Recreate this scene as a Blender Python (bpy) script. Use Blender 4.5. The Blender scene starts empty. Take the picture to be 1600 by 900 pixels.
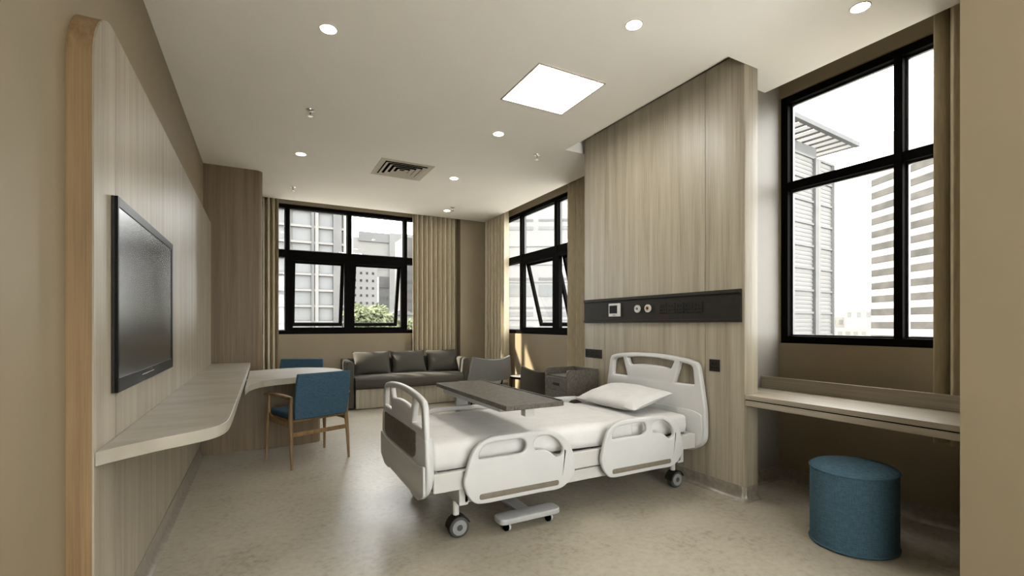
import bpy, bmesh, math, random
from mathutils import Vector, Matrix
random.seed(7)
PI = math.pi
S = bpy.context.scene
COL = S.collection

# ---------------------------------------------------------------- camera
cd = bpy.data.cameras.new('camera')
cam = bpy.data.objects.new('camera', cd)
COL.objects.link(cam)
cam.location = (0, 0, 1.25)
cam.rotation_euler = (PI/2, 0, -math.radians(28.204))
cd.sensor_width = 36
cd.lens = 727.21/1600*36
cd.shift_y = (506.8-450)/1600
cd.clip_start = 0.05
cd.clip_end = 1000
S.camera = cam
# ---------------------------------------------------------------- view, world, sun
S.view_settings.view_transform = 'Standard'
S.view_settings.look = 'None'
S.view_settings.gamma = 1
S.view_settings.use_curve_mapping = False
S.view_settings.exposure = 0.2
SKY = 11.5
SUN = 22.0
PANEL = 25.0      # glow of the square ceiling panel
DOWN = 108.0       # glow of each downlight lens
w = bpy.data.worlds.new('overcast_sky')
S.world = w
w.use_nodes = True
bg = w.node_tree.nodes['Background']
bg.inputs[0].default_value = (1.0, 0.995, 0.985, 1)
bg.inputs[1].default_value = SKY
sd = bpy.data.lights.new('sun', 'SUN')
sd.energy = SUN
sd.angle = math.radians(1.2)
sd.color = (1.0, 0.9, 0.74)
sun = bpy.data.objects.new('sun', sd)
COL.objects.link(sun)
SUND = Vector((0.72, -0.40, -0.57)).normalized()
sun.rotation_euler = SUND.to_track_quat('-Z', 'Y').to_euler()
sun.location = (-6, 14, 9)

# ---------------------------------------------------------------- materials
def lin(c):
    return tuple(((x/255)/12.92 if x/255 <= .04045 else ((x/255+.055)/1.055)**2.4) for x in c) + (1,)

MAT = {}
def base_mat(name, rough=.5, spec=.5, metal=0):
    m = bpy.data.materials.new(name)
    m.use_nodes = True
    b = m.node_tree.nodes['Principled BSDF']
    b.inputs['Roughness'].default_value = rough
    b.inputs['Specular IOR Level'].default_value = spec
    b.inputs['Metallic'].default_value = metal
    MAT[name] = m
    return m, m.node_tree.nodes, m.node_tree.links, b

def mottled(name, c1, c2, scale=(8, 8, 8), detail=4, rough=.5, spec=.4, bump=0, bscale=None, metal=0, lo=.35, hi=.65, bdist=.002):
    m, n, l, b = base_mat(name, rough, spec, metal)
    tc = n.new('ShaderNodeTexCoord'); mp = n.new('ShaderNodeMapping')
    mp.inputs['Scale'].default_value = scale
    nz = n.new('ShaderNodeTexNoise'); nz.inputs['Scale'].default_value = 1; nz.inputs['Detail'].default_value = detail
    r = n.new('ShaderNodeValToRGB')
    r.color_ramp.elements[0].position = lo; r.color_ramp.elements[1].position = hi
    r.color_ramp.elements[0].color = lin(c1); r.color_ramp.elements[1].color = lin(c2)
    l.new(tc.outputs['Object'], mp.inputs[0]); l.new(mp.outputs[0], nz.inputs['Vector'])
    l.new(nz.outputs[0], r.inputs[0]); l.new(r.outputs[0], b.inputs['Base Color'])
    if bump:
        nb = n.new('ShaderNodeTexNoise'); nb.inputs['Scale'].default_value = bscale or 200; nb.inputs['Detail'].default_value = 2
        bp = n.new('ShaderNodeBump'); bp.inputs['Strength'].default_value = bump; bp.inputs['Distance'].default_value = bdist
        l.new(tc.outputs['Object'], nb.inputs['Vector']); l.new(nb.outputs[0], bp.inputs['Height']); l.new(bp.outputs[0], b.inputs['Normal'])
    return m

def wood(name, dark, mid, light, axis='z', rough=.42, spec=.5, k=1.0):
    m, n, l, b = base_mat(name, rough, spec)
    tc = n.new('ShaderNodeTexCoord')
    def nz(a, c, detail, dist=0):
        mp = n.new('ShaderNodeMapping')
        v = [a*k]*3; v['xyz'.index(axis)] = c*k
        mp.inputs['Scale'].default_value = v
        t = n.new('ShaderNodeTexNoise'); t.inputs['Scale'].default_value = 1; t.inputs['Detail'].default_value = detail
        t.inputs['Distortion'].default_value = dist
        l.new(tc.outputs['Object'], mp.inputs[0]); l.new(mp.outputs[0], t.inputs['Vector'])
        return t
    t1 = nz(14, .45, 5, .3)
    t2 = nz(110, 2.2, 2)
    mx = n.new('ShaderNodeMix'); mx.data_type = 'FLOAT'; mx.inputs[0].default_value = .38
    l.new(t1.outputs[0], mx.inputs[2]); l.new(t2.outputs[0], mx.inputs[3])
    r = n.new('ShaderNodeValToRGB')
    e = r.color_ramp.elements
    e[0].position = .36; e[0].color = lin(dark); e[1].position = .66; e[1].color = lin(light)
    x = e.new(.5); x.color = lin(mid)
    l.new(mx.outputs[0], r.inputs[0]); l.new(r.outputs[0], b.inputs['Base Color'])
    bp = n.new('ShaderNodeBump'); bp.inputs['Strength'].default_value = .12; bp.inputs['Distance'].default_value = .001
    l.new(t2.outputs[0], bp.inputs['Height']); l.new(bp.outputs[0], b.inputs['Normal'])
    return m

def weave(name, c1, c2, scale=260, rough=.85, bump=.35, spec=.25, stretch=(1, 1, 1)):
    """woven cloth or linen-patterned laminate: two crossed fine noises"""
    m, n, l, b = base_mat(name, rough, spec)
    tc = n.new('ShaderNodeTexCoord')
    outs = []
    for v in ((1, 1, .12), (.12, .12, 1)):
        mp = n.new('ShaderNodeMapping'); mp.inputs['Scale'].default_value = [a*scale*s for a, s in zip(v, stretch)]
        t = n.new('ShaderNodeTexNoise'); t.inputs['Scale'].default_value = 1; t.inputs['Detail'].default_value = 2
        l.new(tc.outputs['Object'], mp.inputs[0]); l.new(mp.outputs[0], t.inputs['Vector']); outs.append(t)
    mx = n.new('ShaderNodeMix'); mx.data_type = 'FLOAT'; mx.inputs[0].default_value = .5
    l.new(outs[0].outputs[0], mx.inputs[2]); l.new(outs[1].outputs[0], mx.inputs[3])
    r = n.new('ShaderNodeValToRGB')
    r.color_ramp.elements[0].position = .38; r.color_ramp.elements[1].position = .62
    r.color_ramp.elements[0].color = lin(c1); r.color_ramp.elements[1].color = lin(c2)
    l.new(mx.outputs[0], r.inputs[0]); l.new(r.outputs[0], b.inputs['Base Color'])
    bp = n.new('ShaderNodeBump'); bp.inputs['Strength'].default_value = bump; bp.inputs['Distance'].default_value = .0015
    l.new(mx.outputs[0], bp.inputs['Height']); l.new(bp.outputs[0], b.inputs['Normal'])
    return m

def glow(name, col, strength):
    m, n, l, b = base_mat(name)
    b.inputs['Base Color'].default_value = lin(col)
    b.inputs['Emission Color'].default_value = lin(col)
    b.inputs['Emission Strength'].default_value = strength
    return m

mottled('wall_paint', (121, 109, 86), (126, 112, 89), (3, 3, 3), rough=.55, spec=.35, bump=.05, bscale=350)
mottled('alcove_neutral', (118, 113, 105), (122, 117, 109), (3, 3, 3), rough=.55, spec=.35)  # greyer, more neutral tone than wall_paint, for the alcove return
mottled('ceiling_paint', (236, 232, 223), (238, 234, 226), (2, 2, 2), rough=.8, spec=.2)
# vinyl floor with fine flecks
def floor_mat():
    m, n, l, b = base_mat('vinyl_floor', .3, .24)
    tc = n.new('ShaderNodeTexCoord')
    a = n.new('ShaderNodeTexNoise'); a.inputs['Scale'].default_value = 26; a.inputs['Detail'].default_value = 6; a.inputs['Roughness'].default_value = .7
    c = n.new('ShaderNodeTexNoise'); c.inputs['Scale'].default_value = 3.0; c.inputs['Detail'].default_value = 3
    mx = n.new('ShaderNodeMix'); mx.data_type = 'FLOAT'; mx.inputs[0].default_value = .35
    r = n.new('ShaderNodeValToRGB')
    e = r.color_ramp.elements
    e[0].position = .34; e[0].color = lin((122, 112, 98)); e[1].position = .62; e[1].color = lin((157, 149, 134))
    x = e.new(.46); x.color = lin((146, 138, 123))
    for t in (a, c): l.new(tc.outputs['Object'], t.inputs['Vector'])
    l.new(a.outputs[0], mx.inputs[2]); l.new(c.outputs[0], mx.inputs[3]); l.new(mx.outputs[0], r.inputs[0])
    l.new(r.outputs[0], b.inputs['Base Color'])
    rr = n.new('ShaderNodeMapRange'); rr.inputs['To Min'].default_value = .3; rr.inputs['To Max'].default_value = .4
    l.new(c.outputs[0], rr.inputs[0]); l.new(rr.outputs[0], b.inputs['Roughness'])
    bp = n.new('ShaderNodeBump'); bp.inputs['Strength'].default_value = .06; bp.inputs['Distance'].default_value = .001
    l.new(a.outputs[0], bp.inputs['Height']); l.new(bp.outputs[0], b.inputs['Normal'])
floor_mat()
mottled('vinyl_cove', (109, 101, 90), (128, 120, 108), (26, 26, 26), 6, rough=.3, spec=.5)
wood('oak_panel', (122, 112, 95), (139, 129, 111), (153, 144, 126), k=1.3)  # same oak as oak_edge, reflected sheen mixed in as a paler grey
wood('oak_edge', (102, 81, 54), (117, 94, 64), (128, 105, 75), rough=.55, spec=.3, k=1.3)
wood('oak_long', (113, 104, 86), (128, 118, 101), (142, 132, 116), axis='y')
wood('oak_furniture', (92, 70, 42), (112, 88, 56), (128, 103, 68), axis='z', rough=.5, spec=.35)
wood('oak_column', (83, 67, 46), (96, 80, 57), (109, 91, 67), rough=.5, spec=.35)
mottled('stone_top', (133, 125, 111), (150, 143, 130), (2.2, 6, 4), 9, rough=.42, spec=.45, lo=.32, hi=.6)
weave('blue_cloth', (36, 57, 72), (56, 81, 96), 320)
weave('blue_cloth_dark', (46, 68, 80), (64, 90, 104), 320)
weave('grey_cloth', (58, 55, 47), (64, 61, 55), 380, bump=.2)
weave('grey_cloth_light', (96, 94, 91), (106, 104, 99), 380, bump=.2)
weave('grey_cloth_shaded', (58, 55, 48), (68, 64, 56), 380, bump=.2)  # second lounge chair: shade on its back darkened into the cloth colour
weave('linen_laminate', (52, 48, 42), (98, 92, 83), 260, rough=.45, bump=.05, spec=.35)
mottled('curtain_cloth', (169, 158, 134), (182, 170, 146), (60, 60, 8), 3, rough=.9, spec=.1, bump=.2, bscale=500)
mottled('white_plastic', (177, 177, 174), (181, 180, 177), (5, 5, 5), rough=.35, spec=.45)
mottled('frame_enamel', (175, 173, 167), (180, 179, 173), (5, 5, 5), rough=.4, spec=.4)
mottled('white_bedding', (191, 189, 185), (196, 194, 191), (12, 12, 12), 5, rough=.9, spec=.15, bump=.25, bscale=60, bdist=.004)
mottled('taupe_strip', (98, 90, 76), (106, 98, 84), (20, 20, 20), rough=.5)
mottled('caster_rubber', (48, 48, 47), (58, 58, 57), (20, 20, 20), rough=.6)
mottled('caster_grey', (112, 112, 110), (122, 122, 120), (20, 20, 20), rough=.5)
mottled('silver_paint', (143, 143, 141), (153, 153, 151), (10, 10, 10), rough=.35, spec=.6)
mottled('black_aluminium', (9, 8, 7), (12, 11, 10), (20, 20, 20), rough=.6, spec=.02)
mottled('gasket_grey', (30, 31, 32), (38, 39, 40), (20, 20, 20), rough=.35, spec=.6)
mottled('black_gloss', (5, 5, 5), (8, 8, 8), (5, 5, 5), rough=.35, spec=.08)
mottled('screen_glass', (14, 14, 14), (17, 17, 17), (3, 3, 3), rough=.26, spec=.8)
mottled('black_plastic', (29, 26, 21), (34, 31, 26), (25, 25, 25), rough=.6, spec=.15)
mottled('socket_black', (24, 21, 18), (29, 26, 22), (25, 25, 25), rough=.6, spec=.15)
mottled('groove_shadow_gap', (52, 42, 28), (60, 49, 34), (9, 9, 9), rough=.8, spec=.1)
mottled('void_black', (4, 4, 4), (6, 6, 6), (5, 5, 5), rough=.9, spec=0)
mottled('brass', (150, 120, 60), (165, 134, 72), (9, 9, 9), rough=.4, metal=.6)
mottled('chrome', (180, 178, 172), (196, 194, 188), (9, 9, 9), rough=.25, metal=.9)
mottled('lamp_trim', (170, 162, 148), (178, 170, 156), (5, 5, 5), rough=.5)
mottled('vent_paint', (186, 178, 162), (192, 184, 168), (5, 5, 5), rough=.6)
mottled('table_white', (205, 200, 190), (214, 209, 199), (5, 5, 5), rough=.35)
# city outside, haze mixed into its low-contrast colours
mottled('facade_white', (91, 90, 88), (96, 95, 93), (.2, .2, .2), rough=.9, spec=.1)
mottled('facade_bright', (102, 101, 100), (107, 106, 105), (.2, .2, .2), rough=.9, spec=.1)
mottled('facade_pale', (88, 88, 87), (92, 92, 91), (.2, .2, .2), rough=.9, spec=.1)
mottled('facade_grey', (77, 77, 77), (82, 82, 82), (.2, .2, .2), rough=.9, spec=.1)
mottled('glass_grey', (81, 82, 82), (86, 87, 87), (.4, .4, .4), rough=.6, spec=.2)
mottled('glass_dark', (63, 63, 63), (73, 72, 71), (.5, .5, .5), rough=.6, spec=.2)
mottled('leaf_green', (72, 77, 58), (86, 90, 68), (1.5, 1.5, 1.5), rough=.8, spec=.1)
mottled('glass_smoke', (38, 38, 36), (55, 53, 51), (.5, .5, .5), rough=.7, spec=.15)
mottled('bark', (90, 78, 62), (112, 98, 80), (3, 3, 1), rough=.9)
mottled('street', (116, 114, 110), (126, 124, 120), (.1, .1, .1), rough=.9, spec=.1)
glow('panel_glow', (255, 252, 246), PANEL)
glow('lamp_glow', (255, 252, 246), DOWN)

def glass_mat():
    m = bpy.data.materials.new('window_glass'); m.use_nodes = True
    n, l = m.node_tree.nodes, m.node_tree.links
    n.remove(n['Principled BSDF'])
    o = n['Material Output']
    t = n.new('ShaderNodeBsdfTransparent'); t.inputs[0].default_value = (.97, .98, .975, 1)
    g = n.new('ShaderNodeBsdfGlossy'); g.inputs['Roughness'].default_value = .03
    f = n.new('ShaderNodeLayerWeight'); f.inputs[0].default_value = .5
    pw = n.new('ShaderNodeMath'); pw.operation = 'POWER'; pw.inputs[1].default_value = 4
    ma = n.new('ShaderNodeMath'); ma.operation = 'MULTIPLY_ADD'; ma.inputs[1].default_value = .5; ma.inputs[2].default_value = .025
    x = n.new('ShaderNodeMixShader')
    l.new(f.outputs['Facing'], pw.inputs[0]); l.new(pw.outputs[0], ma.inputs[0]); l.new(ma.outputs[0], x.inputs[0])
    l.new(t.outputs[0], x.inputs[1]); l.new(g.outputs[0], x.inputs[2]); l.new(x.outputs[0], o.inputs[0])
    MAT['window_glass'] = m
glass_mat()

# ---------------------------------------------------------------- mesh helpers
class MB:
    def __init__(s): s.bm = bmesh.new()
    def box(s, x0, x1, y0, y1, z0, z1, M=None):
        v = [s.bm.verts.new(Vector(p)) for p in ((x0,y0,z0),(x1,y0,z0),(x1,y1,z0),(x0,y1,z0),(x0,y0,z1),(x1,y0,z1),(x1,y1,z1),(x0,y1,z1))]
        for f in ((0,3,2,1),(4,5,6,7),(0,1,5,4),(1,2,6,5),(2,3,7,6),(3,0,4,7)):
            s.bm.faces.new([v[i] for i in f])
        if M is not None: bmesh.ops.transform(s.bm, matrix=M, verts=v)
        return s
    def hexa(s, low, high):
        v = [s.bm.verts.new(Vector(p)) for p in list(low)+list(high)]
        for f in ((0,3,2,1),(4,5,6,7),(0,1,5,4),(1,2,6,5),(2,3,7,6),(3,0,4,7)):
            s.bm.faces.new([v[i] for i in f])
        return s
    def loops(s, rings, cap=True, closed=True):
        vr = [[s.bm.verts.new(Vector(p)) for p in r] for r in rings]
        for a, b in zip(vr, vr[1:]):
            n = len(a)
            for i in range(n if closed else n-1):
                j = (i+1) % n
                s.bm.faces.new((a[i], a[j], b[j], b[i]))
        if cap:
            s.bm.faces.new(vr[0][::-1]); s.bm.faces.new(vr[-1])
        return s
    def tube(s, pts, r, n=12, cap=True):
        pts = [Vector(p) for p in pts]
        rs = r if isinstance(r, (list, tuple)) else [r]*len(pts)
        rings = []
        up = None
        for i, p in enumerate(pts):
            d = (pts[min(i+1, len(pts)-1)]-pts[max(i-1, 0)]).normalized()
            if up is None: up = Vector((0,0,1)) if abs(d.z) < .9 else Vector((1,0,0))
            a = d.cross(up).normalized(); b = a.cross(d).normalized(); up = b
            rings.append([p+a*math.cos(2*PI*k/n)*rs[i]+b*math.sin(2*PI*k/n)*rs[i] for k in range(n)])
        return s.loops(rings, cap)
    def lathe(s, prof, n=40, center=(0,0,0), sx=1, sy=1):
        c = Vector(center)
        rings = [[c+Vector((r*sx*math.cos(2*PI*k/n), r*sy*math.sin(2*PI*k/n), z)) for k in range(n)] for r, z in prof]
        return s.loops(rings)
    def prism(s, poly, z0, z1):
        return s.loops([[Vector((x,y,z0)) for x,y in poly],[Vector((x,y,z1)) for x,y in poly]])
    def strip(s, poly, h0, h1, axis):
        """prism of a 2-D outline along another axis: 'x' takes (y,z), 'y' takes (x,z)"""
        f = (lambda p,h: Vector((h,p[0],p[1]))) if axis == 'x' else (lambda p,h: Vector((p[0],h,p[1])))
        return s.loops([[f(p,h0) for p in poly],[f(p,h1) for p in poly]])
    def mesh(s, name):
        bmesh.ops.recalc_face_normals(s.bm, faces=s.bm.faces)
        me = bpy.data.meshes.new(name); s.bm.to_mesh(me); s.bm.free()
        return me

def finish(me, smooth=35):
    for p in me.polygons: p.use_smooth = True
    me.set_sharp_from_angle(angle=math.radians(smooth))

def link(name, me, mat, parent=None, smooth=35, bevel=0, seg=2):
    if isinstance(me, MB): me = me.mesh(name)
    if mat and not me.materials: me.materials.append(MAT[mat])
    finish(me, smooth)
    o = bpy.data.objects.new(name, me); COL.objects.link(o)
    if parent: o.parent = parent
    if bevel:
        b = o.modifiers.new('bevel', 'BEVEL'); b.width = bevel; b.segments = seg; b.limit_method = 'ANGLE'; b.angle_limit = math.radians(40)
    return o

def tag(o, label=None, cat=None, group=None, kind=None):
    if label: o['label'] = label
    if cat: o['category'] = cat
    if group: o['group'] = group
    if kind: o['kind'] = kind
    return o

def thing(name, label, cat, loc=(0,0,0), rz=0, group=None):
    o = bpy.data.objects.new(name, None); COL.objects.link(o)
    o.location = loc; o.rotation_euler = (0,0,rz); o.empty_display_size = .1
    return tag(o, label, cat, group)

def struct(name, mb, mat, label, cat='wall', bevel=0, smooth=35):
    o = link(name, mb, mat, None, smooth, bevel)
    return tag(o, label, cat, kind='structure')

def copy_tree(o, parent=None):
    c = o.copy(); COL.objects.link(c)
    if parent: c.parent = parent
    for ch in list(o.children): copy_tree(ch, c)
    return c

def spline(pts, n=6, closed=True):
    out = []; N = len(pts)
    for i in range(N if closed else N-1):
        if closed: p = [pts[(i+k-1) % N] for k in range(4)]
        else: p = [pts[max(0,min(N-1,i+k-1))] for k in range(4)]
        p = [Vector((*q, 0)) if len(q) == 2 else Vector(q) for q in p]
        for k in range(n):
            t = k/n
            v = .5*((2*p[1])+(p[2]-p[0])*t+(2*p[0]-5*p[1]+4*p[2]-p[3])*t*t+(3*p[1]-p[0]-3*p[2]+p[3])*t**3)
            out.append(v)
    if not closed: out.append(Vector((*pts[-1],0)) if len(pts[-1]) == 2 else Vector(pts[-1]))
    return [tuple(v[:len(pts[0])]) for v in out]

def rounded(pts, rad, n=5):
    """polygon with rounded corners; rad is one radius or one per corner"""
    N = len(pts); out = []
    for i in range(N):
        p = Vector(pts[i]); a = Vector(pts[i-1]); b = Vector(pts[(i+1) % N])
        r = rad[i] if isinstance(rad, (list, tuple)) else rad
        da, db = (a-p), (b-p); r = min(r, da.length*.49, db.length*.49)
        if r <= 1e-5: out.append(tuple(p)); continue
        s, e = p+da.normalized()*r, p+db.normalized()*r
        for k in range(n+1):
            t = k/n
            out.append(tuple((1-t)**2*s+2*t*(1-t)*p+t*t*e))
    return out

def plate(name, loops, thick, bevel, axis, at):
    """solid plate with holes from closed 2-D outlines. axis 'y': outline is (x,z), plate centred at y=at;
    axis 'x': outline is (y,z), centred at x=at; axis 'z': outline is (x,y), centred at z=at"""
    cu = bpy.data.curves.new('tmp', 'CURVE'); cu.dimensions = '2D'; cu.fill_mode = 'BOTH'
    cu.extrude = thick/2-bevel; cu.bevel_depth = bevel; cu.bevel_resolution = 2; cu.offset = -bevel
    for lp in loops:
        sp = cu.splines.new('POLY'); sp.points.add(len(lp)-1); sp.use_cyclic_u = True
        for q, (a, b) in zip(sp.points, lp): q.co = (a, b, 0, 1)
    ob = bpy.data.objects.new('tmp', cu); COL.objects.link(ob)
    dg = bpy.context.evaluated_depsgraph_get()
    me = bpy.data.meshes.new_from_object(ob.evaluated_get(dg))
    bpy.data.objects.remove(ob); bpy.data.curves.remove(cu)
    if axis == 'y': M = Matrix(((1,0,0,0),(0,0,-1,at),(0,1,0,0),(0,0,0,1)))
    elif axis == 'x': M = Matrix(((0,0,1,at),(1,0,0,0),(0,1,0,0),(0,0,0,1)))
    else: M = Matrix.Translation((0,0,at))
    me.transform(M); me.name = name
    me.materials.clear()
    bm = bmesh.new(); bm.from_mesh(me); bmesh.ops.remove_doubles(bm, verts=bm.verts, dist=1e-5)
    bmesh.ops.recalc_face_normals(bm, faces=bm.faces); bm.to_mesh(me); bm.free()
    return me

def cushion(sx, sy, sz, seed=0, n=18, pinch=.12, power=2.2, wr=.0):
    """soft pillow: sx by sy seam outline, sz total thickness, slightly concave sides and pointed corners"""
    rnd = random.Random(seed)
    ph = [rnd.uniform(0, 6.28) for _ in range(6)]
    bm = bmesh.new(); top = {}; bot = {}
    for i in range(n+1):
        for j in range(n+1):
            u, v = 2*i/n-1, 2*j/n-1
            x = u*sx/2*(1-pinch*(1-abs(v)**2)*abs(u)**3*.5)
            y = v*sy/2*(1-pinch*(1-abs(u)**2)*abs(v)**3*.5)
            h = (max(0, 1-abs(u)**power)*max(0, 1-abs(v)**power))**.5
            wv = wr*h*(math.sin(5*u+3*v+ph[0])+.6*math.sin(9*u-7*v+ph[1])+.5*math.sin(13*v+4*u+ph[2]))
            e = i in (0, n) or j in (0, n)
            t = bm.verts.new((x, y, h*sz/2+wv)); top[i,j] = t
            bot[i,j] = t if e else bm.verts.new((x, y, -h*sz/2))
    for i in range(n):
        for j in range(n):
            bm.faces.new((top[i,j], top[i+1,j], top[i+1,j+1], top[i,j+1]))
            q = (bot[i,j], bot[i,j+1], bot[i+1,j+1], bot[i+1,j])
            if len(set(q)) == 4: 
                try: bm.faces.new(q)
                except ValueError: pass
    m = MB.__new__(MB); m.bm = bm
    return m

# ---------------------------------------------------------------- room shell
CE = 3.09; TOP = 3.36
WL = -.596; WF = 7.83; WR = 3.70
struct('floor', MB().box(-.75, 3.85, -2.1, 7.98, -.12, 0), 'vinyl_floor', 'grey beige speckled vinyl floor of the room', 'floor')
c = MB()
for x0, x1, y0, y1 in ((-.75, 2.815, -2.1, 7.62), (2.815, 3.52, -2.1, 2.118), (3.148, 3.52, 2.118, 2.31), (2.815, 3.52, 4.06, 7.62)):
    c.box(x0, x1, y0, y1, CE, TOP)
c.box(-.75, 3.85, -2.1, 7.98, TOP, TOP+.1)
c.box(2.815, 3.0, 2.118, 4.06, 3.20, TOP)
struct('ceiling', c, 'ceiling_paint', 'plain off-white ceiling with curtain slots along the window walls', 'ceiling')
struct('wall_left', MB().box(WL-.15, WL, -2.1, 7.98, 0, TOP), 'wall_paint', 'plain tan wall behind the television panel')
m = MB()
m.box(WL, -.45, -2.1, -1.95, 0, TOP); m.box(2.45, 2.54, -2.1, -1.95, 0, TOP); m.box(-.45, 2.45, -2.1, -1.95, 0, .3); m.box(-.45, 2.45, -2.1, -1.95, 2.98, TOP)
struct('wall_back', m, 'wall_paint', 'plain tan wall behind the viewer around the added fill window')
struct('wall_near_right', MB().box(2.54, 3.85, -2.1, .82, 0, CE), 'wall_paint', 'plain tan wall end at the right edge beside the window desk')
def holed(u0, u1, z0, z1, holes, mk):
    """wall of boxes around rectangular window holes; mk(u0,u1,z0,z1)"""
    us = u0
    for a, b, c0, c1 in sorted(holes):
        mk(us, a, z0, z1); mk(a, b, z0, c0); mk(a, b, c1, z1); us = b
    mk(us, u1, z0, z1)
m = MB()
holed(WL, 3.70, 0, TOP, [(0.0, 2.95, 1.10, 3.08)], lambda a, b, c0, c1: m.box(a, b, WF, WF+.15, c0, c1))
struct('wall_far', m, 'wall_paint', 'tan wall under and around the far window')
m = MB()
holed(.82, 7.98, 0, TOP, [(.95, 2.305, 1.10, 3.08), (4.55, 7.30, 1.10, 3.08)], lambda a, b, c0, c1: m.box(WR, WR+.15, a, b, c0, c1))
struct('wall_right', m, 'wall_paint', 'tan wall holding the two right-hand windows')
struct('wall_alcove', MB().box(3.148, WR, 2.31, 4.0, 0, TOP), 'alcove_neutral', 'grey beige return wall between the headboard panel and the right window')
struct('wall_corner', MB().box(3.07, WR, 7.645, WF, 0, TOP), 'wall_paint', 'tan corner pier between the far curtain and the right curtain')

def cove(pts, h=.1, flip=1):
    """coved vinyl skirting along a floor path; profile leans out at the foot"""
    prof = [(0, 0), (.034, 0), (.022, .005), (.013, .013), (.007, .026), (.005, .05), (.004, h), (0, h)]
    P = [Vector((*p, 0)) for p in pts]; rings = []
    for i, p in enumerate(P):
        ds = []
        if i > 0: ds.append((P[i]-P[i-1]).normalized())
        if i < len(P)-1: ds.append((P[i+1]-P[i]).normalized())
        ns = [Vector((-d.y, d.x, 0))*flip for d in ds]
        nn = sum(ns, Vector()); nn = nn/(nn.dot(ns[0]))
        rings.append([p+nn*a+Vector((0,0,b)) for a, b in prof])
    return MB().loops(rings)
struct('baseboard_right', cove([(WR-.001, .83), (WR-.001, 2.309), (3.15, 2.309)]), 'vinyl_cove', 'coved vinyl skirting under the window desk', 'skirting')
struct('baseboard_headboard', cove([(3.146, 2.119), (3.02, 2.119), (2.999, 2.14), (2.999, 3.966)], flip=1), 'vinyl_cove', 'coved vinyl skirting at the foot of the headboard panel', 'skirting')
struct('baseboard_left', cove([(-.519, 2.14), (-.519, 5.28)], .1, -1), 'vinyl_cove', 'coved vinyl skirting at the foot of the television panel', 'skirting')
struct('baseboard_far', cove([(.02, WF-.001), (3.07, WF-.001)], flip=-1), 'vinyl_cove', 'coved vinyl skirting below the far window', 'skirting')
struct('baseboard_corner', cove([(WR-.001, 4.02), (WR-.001, 7.64), (3.09, 7.644)]), 'vinyl_cove', 'coved vinyl skirting below the right rear window', 'skirting')

# wood clad column between the television wall and the far window
prof = [(WL, 6.34)]
for k in range(7):
    a = -PI/2+k/6*PI/2
    prof.append((-.075+.075*math.cos(a), 6.34+.075+.075*math.sin(a)))
prof += [(0.0, WF), (WL, WF)]
tag(link('column', MB().prism(prof, 0, CE), 'oak_column'), 'brown wood clad column from floor to ceiling behind the end of the shelf', 'column', kind='structure')

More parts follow.
